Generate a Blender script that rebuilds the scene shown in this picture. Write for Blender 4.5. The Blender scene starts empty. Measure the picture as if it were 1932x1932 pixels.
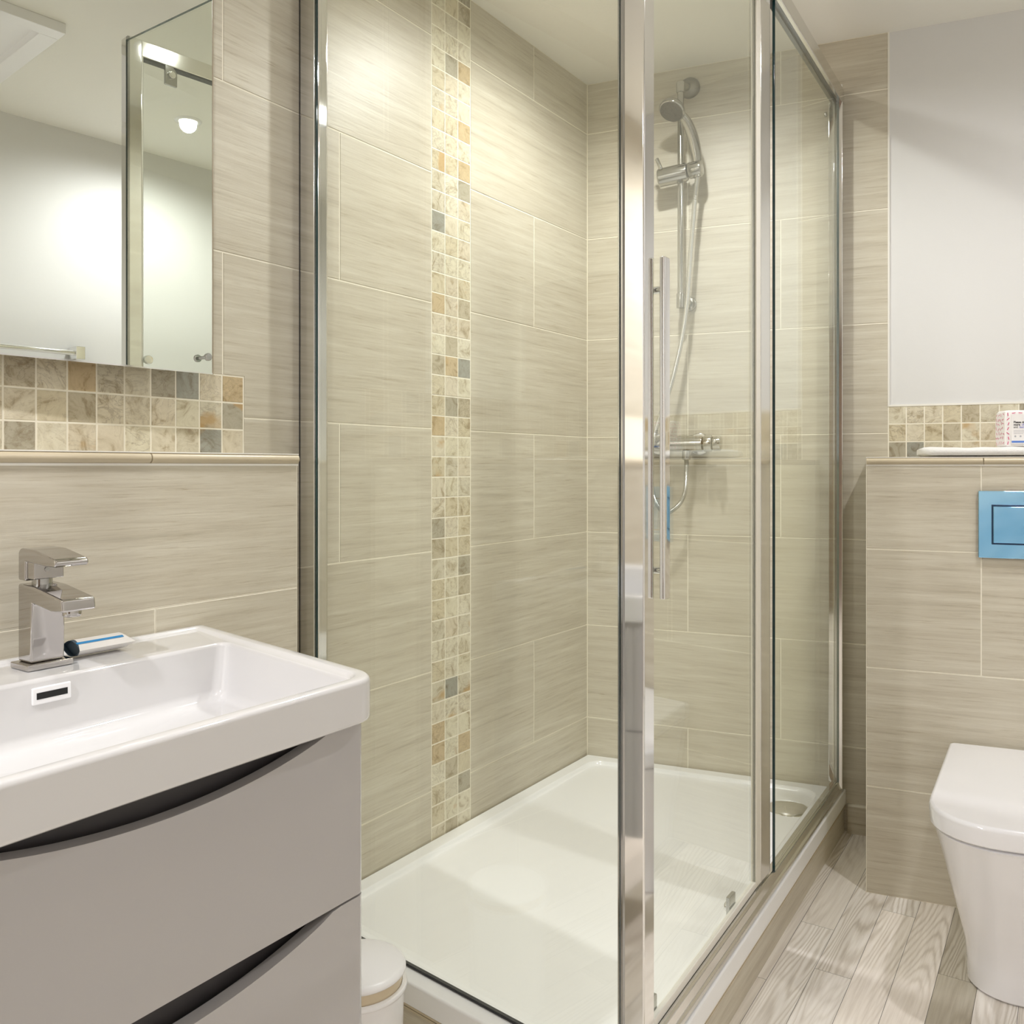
import bpy, bmesh, math, random
from mathutils import Vector, Matrix
from math import sin, cos, pi, radians
random.seed(7)
SC = bpy.context.scene
COL = SC.collection

# ---------------------------------------------------------------- camera
CZ = 1.026
cam_d = bpy.data.cameras.new('camera')
cam = bpy.data.objects.new('camera', cam_d); COL.objects.link(cam)
cam.location = (0, 0, CZ)
cam.rotation_euler = (radians(90), 0, radians(34.263 - 90))
cam_d.sensor_width = 36.0
cam_d.lens = 36.0 * 1650 / 1932
cam_d.shift_y = -86 / 1932
cam_d.clip_start = 0.02
SC.camera = cam

# ---------------------------------------------------------------- world, exposure
w = bpy.data.worlds.new('world'); SC.world = w; w.use_nodes = True
w.node_tree.nodes['Background'].inputs[0].default_value = (0.9, 0.95, 1.0, 1)
w.node_tree.nodes['Background'].inputs[1].default_value = 0.3
SC.view_settings.view_transform = 'Standard'
SC.view_settings.look = 'None'
SC.view_settings.gamma = 1
SC.view_settings.use_curve_mapping = False
SC.view_settings.exposure = 1.4
SC.cycles.use_denoising = True
SC.cycles.max_bounces = 16
SC.cycles.diffuse_bounces = 10
SC.cycles.glossy_bounces = 8
SC.cycles.transparent_max_bounces = 16
SC.cycles.sample_clamp_indirect = 10
SC.cycles.caustics_reflective = False
SC.cycles.caustics_refractive = False

CEIL = 2.226
# ceiling downlights: position, power; the last is an unseen fill, added behind the camera
LAMPS = [(0.52, 0.73, 7.0), (1.38, 0.92, 0.6), (1.87, 0.87, 16), (1.721, -0.147, 13.5), (-0.65, 0.80, 40)]
LAMP_COL = (1.0, 0.985, 1.0)

# ---------------------------------------------------------------- materials
def mat(name, base=(0.8, 0.8, 0.8), rough=0.5, metal=0.0, coat=0.0, spec=0.5):
    m = bpy.data.materials.new(name); m.use_nodes = True
    p = m.node_tree.nodes['Principled BSDF']
    p.inputs['Base Color'].default_value = (*base, 1)
    p.inputs['Roughness'].default_value = rough
    p.inputs['Metallic'].default_value = metal
    p.inputs['Coat Weight'].default_value = coat
    p.inputs['Specular IOR Level'].default_value = spec
    return m
def N(m, typ, **kw):
    n = m.node_tree.nodes.new(typ)
    for k, v in kw.items(): setattr(n, k, v)
    return n
def L(m, a, b): m.node_tree.links.new(a, b)
def P(m): return m.node_tree.nodes['Principled BSDF']
def ramp(m, stops, interp='LINEAR'):
    r = N(m, 'ShaderNodeValToRGB'); r.color_ramp.interpolation = interp
    e = r.color_ramp.elements
    while len(e) < len(stops): e.new(0.5)
    for el, (p, c) in zip(e, stops):
        el.position = p; el.color = (*c, 1) if len(c) == 3 else c
    return r
def mixc(m, a, b, fac, blend='MIX'):
    n = N(m, 'ShaderNodeMix', data_type='RGBA', blend_type=blend)
    for sock, v in ((n.inputs[0], fac), (n.inputs[6], a), (n.inputs[7], b)):
        if isinstance(v, (int, float)): sock.default_value = v
        elif isinstance(v, tuple): sock.default_value = (*v, 1)
        else: L(m, v, sock)
    return n.outputs[2]
def mth(m, op, a, b=0.0, c=None):
    n = N(m, 'ShaderNodeMath', operation=op)
    for i, v in enumerate((a, b) if c is None else (a, b, c)):
        if isinstance(v, (int, float)): n.inputs[i].default_value = v
        else: L(m, v, n.inputs[i])
    return n.outputs[0]
def coords(m, scale, island=0.0, rot=(0, 0, 0)):
    tc = N(m, 'ShaderNodeTexCoord'); mp = N(m, 'ShaderNodeMapping')
    mp.inputs['Scale'].default_value = scale; mp.inputs['Rotation'].default_value = rot
    L(m, tc.outputs['Object'], mp.inputs['Vector'])
    out = mp.outputs['Vector']; g = None
    if island:
        g = N(m, 'ShaderNodeNewGeometry')
        cb = N(m, 'ShaderNodeCombineXYZ')
        L(m, mth(m, 'MULTIPLY', g.outputs['Random Per Island'], island), cb.inputs[0])
        L(m, mth(m, 'MULTIPLY', g.outputs['Random Per Island'], island * 7.3), cb.inputs[2])
        v = N(m, 'ShaderNodeVectorMath', operation='ADD')
        L(m, out, v.inputs[0]); L(m, cb.outputs[0], v.inputs[1]); out = v.outputs[0]
    return out, g
def noise(m, vec, scale, detail=4, rough=0.55, dist=0.0):
    n = N(m, 'ShaderNodeTexNoise')
    n.inputs['Scale'].default_value = scale; n.inputs['Detail'].default_value = detail
    n.inputs['Roughness'].default_value = rough; n.inputs['Distortion'].default_value = dist
    L(m, vec, n.inputs['Vector']); return n.outputs['Fac']
def bump(m, h, strength=0.2, dist=0.002):
    b = N(m, 'ShaderNodeBump'); b.inputs['Strength'].default_value = strength; b.inputs['Distance'].default_value = dist
    L(m, h, b.inputs['Height']); L(m, b.outputs[0], P(m).inputs['Normal'])

def tile_material():
    m = mat('travertine_tile', rough=0.40)
    v, g = coords(m, (2.6, 2.6, 60), 9.0)
    n1 = noise(m, v, 1.0, 8, 0.68, 0.25)
    v2, _ = coords(m, (9, 9, 210), 5.0)
    n2 = noise(m, v2, 1.0, 6, 0.65, 0.4)
    v3, _ = coords(m, (1.3, 1.3, 9), 3.0)
    n3 = noise(m, v3, 1.0, 3, 0.5)
    v4, _ = coords(m, (14, 14, 420), 7.0)
    n4 = noise(m, v4, 1.0, 4, 0.6, 0.3)
    r1 = ramp(m, [(0.30, (0.47, 0.43, 0.345)), (0.43, (0.56, 0.515, 0.42)), (0.55, (0.605, 0.565, 0.47)), (0.68, (0.67, 0.635, 0.54))])
    L(m, n1, r1.inputs[0])
    r2 = ramp(m, [(0.27, (0.60, 0.54, 0.46)), (0.37, (0.90, 0.88, 0.85)), (0.48, (1, 1, 1)), (0.62, (1.0, 1.0, 1.0)), (0.74, (1.07, 1.07, 1.07))])
    L(m, n2, r2.inputs[0])
    c = mixc(m, r1.outputs[0], r2.outputs[0], 0.85, 'MULTIPLY')
    r4 = ramp(m, [(0.24, (0.72, 0.68, 0.62)), (0.36, (1, 1, 1)), (0.66, (1, 1, 1)), (0.78, (1.05, 1.05, 1.05))]); L(m, n4, r4.inputs[0])
    c = mixc(m, c, r4.outputs[0], 0.8, 'MULTIPLY')
    r3 = ramp(m, [(0.3, (0.95, 0.94, 0.92)), (0.7, (1.03, 1.03, 1.02))]); L(m, n3, r3.inputs[0])
    c = mixc(m, c, r3.outputs[0], 1.0, 'MULTIPLY')
    L(m, c, P(m).inputs['Base Color'])
    bump(m, n2, 0.25, 0.0012)
    return m
def mosaic_material():
    m = mat('marble_mosaic', rough=0.3)
    v, g = coords(m, (22, 22, 22), 40.0)
    rp = g.outputs['Random Per Island']
    base = ramp(m, [(0.0, (0.60, 0.54, 0.40)), (0.14, (0.66, 0.62, 0.49)), (0.28, (0.50, 0.45, 0.34)), (0.36, (0.64, 0.58, 0.46)),
                    (0.50, (0.42, 0.39, 0.31)), (0.58, (0.68, 0.64, 0.52)), (0.70, (0.54, 0.43, 0.27)), (0.76, (0.60, 0.56, 0.45)),
                    (0.86, (0.33, 0.33, 0.29)), (0.91, (0.65, 0.60, 0.48))], 'CONSTANT')
    L(m, rp, base.inputs[0])
    n1 = noise(m, v, 1.0, 7, 0.65, 1.6)
    r = ramp(m, [(0.30, (0.45, 0.36, 0.26)), (0.39, (0.72, 0.66, 0.55)), (0.46, (0.97, 0.95, 0.90)), (0.60, (1.12, 1.12, 1.10)), (0.70, (0.80, 0.76, 0.68))])
    L(m, n1, r.inputs[0])
    c = mixc(m, base.outputs[0], r.outputs[0], 0.85, 'MULTIPLY')
    v2, _ = coords(m, (9, 9, 16), 25.0, (0.5, 0.4, 0.3))
    n2 = noise(m, v2, 1.6, 5, 0.6, 3.0)
    r2 = ramp(m, [(0.47, (0, 0, 0)), (0.50, (1, 1, 1)), (0.53, (0, 0, 0))]); L(m, n2, r2.inputs[0])
    sel = mth(m, 'MULTIPLY', r2.outputs[0], mth(m, 'MULTIPLY', mth(m, 'FRACT', mth(m, 'MULTIPLY', rp, 17.3)), 0.5))
    c = mixc(m, c, (0.20, 0.15, 0.10), sel)
    rust = noise(m, v, 0.45, 3, 0.5, 0.6)
    rr = ramp(m, [(0.60, (0, 0, 0)), (0.68, (1, 1, 1))]); L(m, rust, rr.inputs[0])
    sel2 = mth(m, 'MULTIPLY', rr.outputs[0], mth(m, 'GREATER_THAN', mth(m, 'FRACT', mth(m, 'MULTIPLY', rp, 31.7)), 0.55))
    c = mixc(m, c, (0.50, 0.32, 0.13), mth(m, 'MULTIPLY', sel2, 0.75))
    L(m, c, P(m).inputs['Base Color'])
    return m
def floor_material():
    m = mat('oak_vinyl_plank', rough=0.42)
    v, g = coords(m, (1.6, 16, 1), 31.0)
    rp = g.outputs['Random Per Island']
    n0 = noise(m, v, 0.7, 1.5, 0.35, 0.3)
    vf, _ = coords(m, (9, 90, 1), 11.0); nf = noise(m, vf, 1.0, 4, 0.6)
    vz, _ = coords(m, (1.2, 5, 1), 17.0); nz = noise(m, vz, 1.0, 2, 0.5)
    rings = mth(m, 'SINE', mth(m, 'MULTIPLY', mth(m, 'MULTIPLY_ADD', nf, 0.035, n0), 150))
    rg = ramp(m, [(0.0, (0.64, 0.59, 0.53)), (0.25, (0.77, 0.73, 0.67)), (0.6, (0.86, 0.82, 0.78)), (1.0, (0.89, 0.86, 0.82))])
    L(m, mth(m, 'MULTIPLY_ADD', rings, 0.5, 0.5), rg.inputs[0])
    v2, _ = coords(m, (6, 160, 1), 13.0)
    n2 = noise(m, v2, 1.0, 5, 0.6)
    r2 = ramp(m, [(0.3, (0.84, 0.82, 0.80)), (0.6, (1.02, 1.02, 1.02))]); L(m, n2, r2.inputs[0])
    rz = ramp(m, [(0.40, (0, 0, 0)), (0.62, (1, 1, 1))]); L(m, nz, rz.inputs[0])
    c0 = mixc(m, rg.outputs[0], (0.86, 0.82, 0.77), rz.outputs[0])
    c = mixc(m, c0, r2.outputs[0], 0.9, 'MULTIPLY')
    tint = ramp(m, [(0.0, (1, 1, 1)), (0.35, (0.93, 0.92, 0.90)), (0.6, (1.04, 1.02, 1.0)), (0.84, (0.62, 0.60, 0.53)), (0.93, (0.97, 0.96, 0.95))], 'CONSTANT')
    L(m, rp, tint.inputs[0])
    c = mixc(m, c, tint.outputs[0], 1.0, 'MULTIPLY')
    L(m, c, P(m).inputs['Base Color'])
    bump(m, n2, 0.15, 0.001)
    return m
def paint_material(name, col, bs=0.12):
    m = mat(name, col, 0.62, spec=0.3)
    v, _ = coords(m, (1, 1, 1)); n = noise(m, v, 60, 4, 0.6)
    bump(m, n, bs, 0.002); return m
def glass_material(name, tint, ior=1.55):
    m = bpy.data.materials.new(name); m.use_nodes = True
    nt = m.node_tree; nt.nodes.remove(P(m)); out = nt.nodes['Material Output']
    fr = N(m, 'ShaderNodeFresnel'); fr.inputs[0].default_value = ior
    geo = N(m, 'ShaderNodeNewGeometry')
    tr = N(m, 'ShaderNodeBsdfTransparent'); gl = N(m, 'ShaderNodeBsdfGlossy')
    gl.inputs['Roughness'].default_value = 0.0; gl.inputs['Color'].default_value = (0.95, 1, 0.97, 1)
    front = mth(m, 'SUBTRACT', 1.0, geo.outputs['Backfacing'])
    fac = mth(m, 'MULTIPLY', fr.outputs[0], front)
    L(m, mixc(m, (1, 1, 1), tint, front), tr.inputs[0])
    mx = N(m, 'ShaderNodeMixShader'); L(m, mth(m, 'MINIMUM', mth(m, 'MULTIPLY', fac, 0.85), 1.0), mx.inputs[0])
    L(m, tr.outputs[0], mx.inputs[1]); L(m, gl.outputs[0], mx.inputs[2]); L(m, mx.outputs[0], out.inputs[0])
    return m
def emit_material(name, col, s):
    m = bpy.data.materials.new(name); m.use_nodes = True
    m.node_tree.nodes.remove(P(m)); e = N(m, 'ShaderNodeEmission')
    e.inputs[0].default_value = (*col, 1); e.inputs[1].default_value = s
    L(m, e.outputs[0], m.node_tree.nodes['Material Output'].inputs[0]); return m
def hose_material():
    m = mat('ribbed_chrome', (0.72, 0.72, 0.70), 0.22, 1.0)
    return m
def towel_material():
    m = mat('terry_cotton', (0.86, 0.85, 0.83), 0.95, spec=0.1)
    v, _ = coords(m, (1, 1, 1)); bump(m, noise(m, v, 420, 3, 0.7), 0.8, 0.003); return m
def film_material():
    m = mat('blue_film', (0.30, 0.62, 0.92), 0.03, 1.0, coat=0.4)
    v, _ = coords(m, (7, 1, 3)); n = noise(m, v, 1.3, 3, 0.5, 1.2)
    r = ramp(m, [(0.3, (0.16, 0.46, 0.78)), (0.5, (0.36, 0.68, 0.97)), (0.7, (0.46, 0.78, 1.0))]); L(m, n, r.inputs[0])
    L(m, r.outputs[0], P(m).inputs['Base Color']); bump(m, n, 0.5, 0.012); return m
def nozzle_material():
    m = mat('nozzle_face', (0.1, 0.09, 0.08), 0.45, 0.0)
    tc = N(m, 'ShaderNodeTexCoord'); vo = N(m, 'ShaderNodeTexVoronoi'); vo.inputs['Scale'].default_value = 130
    L(m, tc.outputs['Object'], vo.inputs['Vector'])
    r = ramp(m, [(0.18, (0.03, 0.03, 0.03)), (0.3, (0.11, 0.095, 0.075))]); L(m, vo.outputs['Distance'], r.inputs[0])
    L(m, r.outputs[0], P(m).inputs['Base Color']); return m
M = dict(
    tile=tile_material(), mosaic=mosaic_material(), grout=mat('cream_grout', (0.88, 0.84, 0.72), 0.85),
    white=paint_material('white_wall_paint', (0.72, 0.718, 0.712)), ceil=paint_material('ceiling_paint', (0.88, 0.87, 0.82), 0.3),
    chrome=mat('chrome', (0.86, 0.86, 0.85), 0.06, 1.0), satin=mat('polished_aluminium', (0.78, 0.77, 0.74), 0.14, 1.0),
    dchrome=mat('dark_chrome', (0.45, 0.45, 0.44), 0.1, 1.0),
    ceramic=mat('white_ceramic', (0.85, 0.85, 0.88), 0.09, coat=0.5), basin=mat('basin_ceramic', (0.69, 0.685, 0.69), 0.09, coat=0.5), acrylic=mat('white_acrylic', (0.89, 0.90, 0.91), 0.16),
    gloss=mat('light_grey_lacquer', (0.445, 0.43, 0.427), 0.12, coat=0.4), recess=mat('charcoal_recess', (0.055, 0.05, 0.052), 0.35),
    black=mat('black_void', (0.004, 0.004, 0.004), 0.6), rubber=mat('black_rubber', (0.02, 0.02, 0.02), 0.5),
    plastic=mat('white_plastic', (0.90, 0.90, 0.92), 0.25), beige=mat('beige_plastic', (0.66, 0.56, 0.40), 0.3),
    seal=mat('translucent_seal', (0.80, 0.77, 0.68), 0.2), trim=mat('beige_trim', (0.55, 0.475, 0.34), 0.3), silicone=mat('silicone', (0.86, 0.84, 0.78), 0.3),
    glass=glass_material('clear_glass', (0.972, 0.985, 0.95)), gedge=mat('green_glass_edge', (0.01, 0.045, 0.05), 0.08, coat=0.6),
    mirror=mat('mirror_silver', (0.86, 0.90, 0.85), 0.0, 1.0), medge=mat('mirror_edge', (0.30, 0.24, 0.17), 0.3),
    floor=floor_material(), hose=hose_material(), towel=towel_material(), film=film_material(), nozzle=nozzle_material(),
    paper=mat('white_card', (0.84, 0.82, 0.80), 0.5), navy=mat('slate_interior', (0.055, 0.09, 0.13), 0.5), blue=mat('blue_print', (0.02, 0.27, 0.62), 0.5),
    pink=mat('magenta_print', (0.62, 0.03, 0.16), 0.5), ink=mat('black_print', (0.02, 0.02, 0.02), 0.5), violet=mat('violet_print', (0.25, 0.25, 0.60), 0.5),
    cornflower=mat('cornflower_print', (0.10, 0.22, 0.60), 0.5), greyink=mat('grey_print', (0.45, 0.45, 0.48), 0.5),
    wood=mat('brown_door', (0.16, 0.10, 0.06), 0.4), dark=mat('dim_hallway', (0.10, 0.085, 0.07), 0.8),
    lens=emit_material('lit_lens', (1.0, 0.97, 0.92), 8.0),
    wchrome=mat('shower_chrome', (0.50, 0.49, 0.46), 0.13, 1.0), bracket=mat('bracket_chrome', (0.30, 0.285, 0.25), 0.35, 0.9), darkrefl=mat('frame_dark_reflection', (0.03, 0.06, 0.12), 0.2, 0.6), tchrome=mat('tap_chrome', (0.53, 0.51, 0.495), 0.04, 1.0))

# ---------------------------------------------------------------- mesh helpers
class MB:
    def __init__(s): s.bm = bmesh.new(); s.mats = []
    def mi(s, m):
        if m not in s.mats: s.mats.append(m)
        return s.mats.index(m)
    def add(s, verts, faces, m, smooth=False, T=None):
        vs = [s.bm.verts.new(T @ Vector(v) if T else v) for v in verts]
        i = s.mi(m)
        for f in faces:
            try:
                fc = s.bm.faces.new([vs[k] for k in f]); fc.material_index = i; fc.smooth = smooth
            except ValueError: pass
        return s
    def box(s, c, size, m, bev=0.0, T=None, segs=2):
        b = bmesh.new(); bmesh.ops.create_cube(b, size=1.0)
        for v in b.verts: v.co = Vector((c[0] + v.co.x * size[0], c[1] + v.co.y * size[1], c[2] + v.co.z * size[2]))
        if bev: bmesh.ops.bevel(b, geom=list(b.edges), offset=bev, segments=segs, profile=0.5, affect='EDGES')
        return s.merge(b, m, T, smooth=bool(bev))
    def span(s, x0, x1, y0, y1, z0, z1, m, bev=0.0, T=None):
        return s.box(((x0 + x1) / 2, (y0 + y1) / 2, (z0 + z1) / 2), (x1 - x0, y1 - y0, z1 - z0), m, bev, T)
    def merge(s, b, m, T=None, smooth=True):
        i = s.mi(m); b.verts.ensure_lookup_table(); b.verts.index_update(); mp = {}
        for v in b.verts: mp[v.index] = s.bm.verts.new(T @ v.co if T else v.co)
        for f in b.faces:
            try:
                fc = s.bm.faces.new([mp[v.index] for v in f.verts]); fc.material_index = i; fc.smooth = smooth
            except ValueError: pass
        b.free(); return s
    def loft(s, rings, m, cap0=True, cap1=True, smooth=True, T=None):
        n = len(rings[0]); vs = [v for r in rings for v in r]; fs = []
        for k in range(len(rings) - 1):
            for j in range(n):
                a, b = k * n + j, k * n + (j + 1) % n
                fs.append((a, b, b + n, a + n))
        if cap0: fs.append(tuple(reversed(range(n))))
        if cap1: fs.append(tuple(range((len(rings) - 1) * n, len(rings) * n)))
        return s.add(vs, fs, m, smooth, T)
    def lathe(s, prof, m, n=32, T=None, smooth=True):   # prof: (radius, z)
        rings = [[(max(r, 1e-5) * cos(2 * pi * j / n), max(r, 1e-5) * sin(2 * pi * j / n), z) for j in range(n)] for r, z in prof]
        return s.loft(rings, m, True, True, smooth, T)
    def cyl(s, p0, p1, r, m, n=24, r1=None, T=None, cham=0.0):
        p0, p1 = Vector(p0), Vector(p1); d = p1 - p0; h = d.length
        R = Matrix.Translation(p0) @ d.to_track_quat('Z', 'Y').to_matrix().to_4x4()
        if T: R = T @ R
        r1 = r if r1 is None else r1
        pr = [(r, 0), (r1, h)] if not cham else [(r - cham, 0), (r, cham), (r1, h - cham), (r1 - cham, h)]
        return s.lathe(pr, m, n, R)
    def tube(s, pts, r, m, n=12, T=None, radii=None):
        pts = [Vector(p) for p in pts]; rings = []; up = None
        for i, p in enumerate(pts):
            t = (pts[min(i + 1, len(pts) - 1)] - pts[max(i - 1, 0)]).normalized()
            if up is None: up = t.orthogonal().normalized()
            up = (up - t * up.dot(t)).normalized(); sd = t.cross(up); rr = radii[i] if radii else r
            rings.append([tuple(p + (up * cos(2 * pi * j / n) + sd * sin(2 * pi * j / n)) * rr) for j in range(n)])
        return s.loft(rings, m, True, True, True, T)
    def prism(s, poly, axis, a, b, m, bev=0.0, T=None, segs=2, smooth=None):   # poly 2D extruded along axis
        def p3(u, v, w): return {'x': (w, u, v), 'y': (u, w, v), 'z': (u, v, w)}[axis]
        bb = bmesh.new(); n = len(poly)
        v0 = [bb.verts.new(p3(u, v, a)) for u, v in poly]; v1 = [bb.verts.new(p3(u, v, b)) for u, v in poly]
        bb.faces.new(v0); bb.faces.new(list(reversed(v1)))
        for j in range(n): bb.faces.new((v0[(j + 1) % n], v0[j], v1[j], v1[(j + 1) % n]))
        bmesh.ops.recalc_face_normals(bb, faces=bb.faces)
        if bev: bmesh.ops.bevel(bb, geom=[e for e in bb.edges if e.calc_face_angle(0) > 0.5], offset=bev, segments=segs, profile=0.5, affect='EDGES')
        return s.merge(bb, m, T, smooth=bool(bev) if smooth is None else smooth)
    def obj(s, name, parent=None, T=None, recalc=True, auto=True):
        if recalc: bmesh.ops.recalc_face_normals(s.bm, faces=s.bm.faces)
        me = bpy.data.meshes.new(name); s.bm.to_mesh(me); s.bm.free()
        for m in s.mats: me.materials.append(m)
        if auto: me.set_sharp_from_angle(angle=radians(62))
        o = bpy.data.objects.new(name, me); COL.objects.link(o)
        if auto:
            wn = o.modifiers.new('weighted_normals', 'WEIGHTED_NORMAL'); wn.keep_sharp = True; wn.weight = 100
        if parent: o.parent = parent
        if T: o.matrix_world = T
        return o
def tag(o, label=None, cat=None, group=None, kind=None):
    if label: o['label'] = label
    if cat: o['category'] = cat
    if group: o['group'] = group
    if kind: o['kind'] = kind
    return o
def thing(name, label, cat, loc=(0, 0, 0), rz=0.0, group=None):
    o = bpy.data.objects.new(name, None); COL.objects.link(o); o.empty_display_size = 0.05
    o.location = loc; o.rotation_euler = (0, 0, rz)
    return tag(o, label, cat, group)
def offset_poly(poly, ins):   # convex or concave CCW polygon moved inwards, one inset per edge
    n = len(poly); out = []
    ins = [ins] * n if isinstance(ins, (int, float)) else ins
    L_ = []
    for i in range(n):
        a, b = Vector(poly[i]), Vector(poly[(i + 1) % n]); d = (b - a).normalized(); nn = Vector((-d.y, d.x))
        L_.append((a + nn * ins[i], d))
    for i in range(n):
        (p, d), (q, e) = L_[i - 1], L_[i]; den = d.x * e.y - d.y * e.x
        if abs(den) < 1e-9: out.append(tuple(q)); continue
        t = ((q.x - p.x) * e.y - (q.y - p.y) * e.x) / den; out.append((p.x + d.x * t, p.y + d.y * t))
    return out
def rounded(poly, rad, z, seg=6):
    n = len(poly); rad = [rad] * n if isinstance(rad, (int, float)) else rad; pts = []
    for i in range(n):
        c = Vector(poly[i]); a = (Vector(poly[i - 1]) - c).normalized(); b = (Vector(poly[(i + 1) % n]) - c).normalized()
        ang = a.angle(b); r = max(rad[i], 1e-4); d = r / math.tan(ang / 2); bis = (a + b).normalized(); o = c + bis * (r / sin(ang / 2))
        s0 = c + a * d - o; s1 = c + b * d - o
        a0 = math.atan2(s0.y, s0.x); a1 = math.atan2(s1.y, s1.x); da = a1 - a0
        while da > pi: da -= 2 * pi
        while da < -pi: da += 2 * pi
        for k in range(seg + 1):
            t = a0 + da * k / seg; pts.append((o.x + r * cos(t), o.y + r * sin(t), z))
    return pts
def smooth_path(ctrl, n=8):   # Catmull-Rom
    P_ = [Vector(p) for p in ctrl]; P_ = [2 * P_[0] - P_[1]] + P_ + [2 * P_[-1] - P_[-2]]; out = []
    for i in range(1, len(P_) - 2):
        for k in range(n):
            t = k / n; a, b, c, d = P_[i - 1:i + 3]
            out.append(0.5 * (2 * b + (c - a) * t + (2 * a - 5 * b + 4 * c - d) * t * t + (3 * b - a - 3 * c + d) * t ** 3))
    out.append(P_[-2]); return out

# ================================================================ THE SETTING
# wall on the left (mirror, basin, long side of the shower) is the plane Y = YA; the far wall meets it at XB and runs off at a slight skew
XB, YA = 2.406, 1.3526
FB = Matrix.Translation((XB, YA, 0)) @ Matrix.Rotation(radians(-78.33), 4, 'Z')   # far wall frame: x to the right along the wall, -y into the room
FA = Matrix.Translation((0, YA, 0))                                              # left wall frame: x along the wall, -y into the room
YC, XD = -0.55, -1.35
ROWS = [0.0, 0.239, 0.529, 0.821, 1.118, 1.423, 1.739, 2.07, CEIL]

def tile(mb, poly, m, v0=0.0, th=0.006, gap=0.0015, ch=0.0007):
    # poly: (x, z) counter-clockwise; the tile faces -y
    a = offset_poly(poly, gap); b = offset_poly(poly, gap + ch); n = len(a)
    vs = [(x, v0 + th, z) for x, z in a] + [(x, v0 + ch, z) for x, z in a] + [(x, v0, z) for x, z in b]
    fs = [tuple(range(2 * n, 3 * n))]
    for k in (0, 1):
        for j in range(n):
            p, q = k * n + j, k * n + (j + 1) % n; fs.append((p, q, q + n, p + n))
    mb.add(vs, fs, m)
def R(x0, x1, z0, z1): return [(x0, z0), (x1, z0), (x1, z1), (x0, z1)]
def mosaic(mb, x0, x1, nx, z0, z1, nz, v0=0.0005):
    for i in range(nx):
        for k in range(nz):
            zz1 = z0 + (z1 - z0) * (k + 1) / nz
            if zz1 > CEIL + 0.03: continue
            tile(mb, R(x0 + (x1 - x0) * i / nx, x0 + (x1 - x0) * (i + 1) / nx, z0 + (z1 - z0) * k / nz, min(zz1, CEIL)), M['mosaic'], v0, gap=0.0015, ch=0.0005)

# left wall
mb = MB(); mb.span(XD, XB + 0.1, 0.0011, 0.12, 0, CEIL, M['grout'])
for r in range(8):
    z0, z1 = ROWS[r], ROWS[r + 1]; odd = r in (1, 3, 5, 7)
    if odd: tile(mb, R(1.797, 2.098, z0, z1), M['tile']); tile(mb, R(2.098, XB, z0, z1), M['tile'])
    else: tile(mb, R(1.797, XB, z0, z1), M['tile'])
    if r == 4:
        tile(mb, [(1.083, z0), (1.641, z0), (1.641, z1), (1.036, z1), (1.036, 1.195), (1.083, 1.195)], M['tile'])
        for x0 in (0.436, -0.164): tile(mb, R(x0, x0 + 0.6, 1.195, z1), M['tile'])
        tile(mb, R(XD, -0.164, 1.195, z1), M['tile']); continue
    xs = [1.641, 1.334, 0.734, 0.134, -0.466, XD] if odd else [1.641, 1.036, 0.436, -0.164, XD]
    if r == 3:
        tile(mb, [(1.334, z0), (1.641, z0), (1.641, z1), (1.334, z1)], M['tile'])
        tile(mb, [(0.734, z0), (1.334, z0), (1.334, z1), (1.083, z1), (1.083, 1.045), (0.734, 1.045)], M['tile'])
        tile(mb, R(XD, 0.734, z0, 1.045), M['tile']); continue
    for a, b in zip(xs[1:], xs[:-1]): tile(mb, R(a, b, z0, z1), M['tile'])
mosaic(mb, 1.641, 1.797, 3, 0.10, 0.10 + 0.05 * 43, 43)
mosaic(mb, 1.083 - 0.0485 * 28, 1.083, 28, 1.045, 1.195, 3)
wall_left = tag(mb.obj('wall_left', T=FA, auto=False), kind='structure')

# far wall: tiled up to 0.87 m, white plaster with a mosaic band beyond
mb = MB(); mb.span(-0.12, 0.87, 0.0011, 0.12, 0, CEIL, M['grout'])
mb.span(0.87, 2.05, 0.004, 0.12, 1.193, CEIL, M['white']); mb.span(0.87, 2.05, 0.0011, 0.12, 0, 1.193, M['grout'])
mb.span(0.868, 0.8725, -0.0012, 0.01, 1.193, CEIL, M['silicone']); mb.span(0.868, 2.05, -0.0008, 0.01, 1.191, 1.196, M['silicone'])
for r in range(8):
    z0, z1 = ROWS[r], ROWS[r + 1]; k = 0.584 if r in (1, 3, 5, 7) else 0.316
    tile(mb, R(0, k, z0, z1), M['tile']); tile(mb, R(k, 0.87, z0, z1), M['tile'])
mosaic(mb, 0.87, 0.87 + 0.0449 * 26, 26, 1.045, 1.192, 3)
tag(mb.obj('wall_back', T=FB, auto=False), kind='structure')

# right wall, wall behind the camera with a doorway, ceiling, floor
mb = MB(); mb.span(XD - 0.1, XB + 0.5, YC - 0.1, YC, 0, CEIL, M['white']); tag(mb.obj('wall_right'), kind='structure')
mb = MB(); mb.span(XD - 0.1, XD, YC, YA, 2.0, CEIL, M['white']); mb.span(XD - 0.1, XD, YC, -0.35, 0, 2.0, M['white'])
mb.span(XD - 0.1, XD, 0.47, YA, 0, 2.0, M['white'])
tag(mb.obj('wall_front'), kind='structure')
mb = MB(); mb.span(XD - 0.06, XD - 0.02, -0.35, 0.47, 0.005, 2.0, M['wood'])
for z0, z1 in ((0.15, 0.9), (1.05, 1.85)): mb.span(XD - 0.022, XD - 0.015, -0.22, 0.34, z0, z1, M['wood'], 0.003)
d1 = tag(mb.obj('door_1'), kind='structure')
mb = MB()
ar = 0.06
mb.span(XD - 0.015, XD + 0.015, -0.35 - ar, -0.35, 0, 2.0 + ar, M['white'], 0.003); mb.span(XD - 0.015, XD + 0.015, 0.47, 0.47 + ar, 0, 2.0 + ar, M['white'], 0.003)
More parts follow.
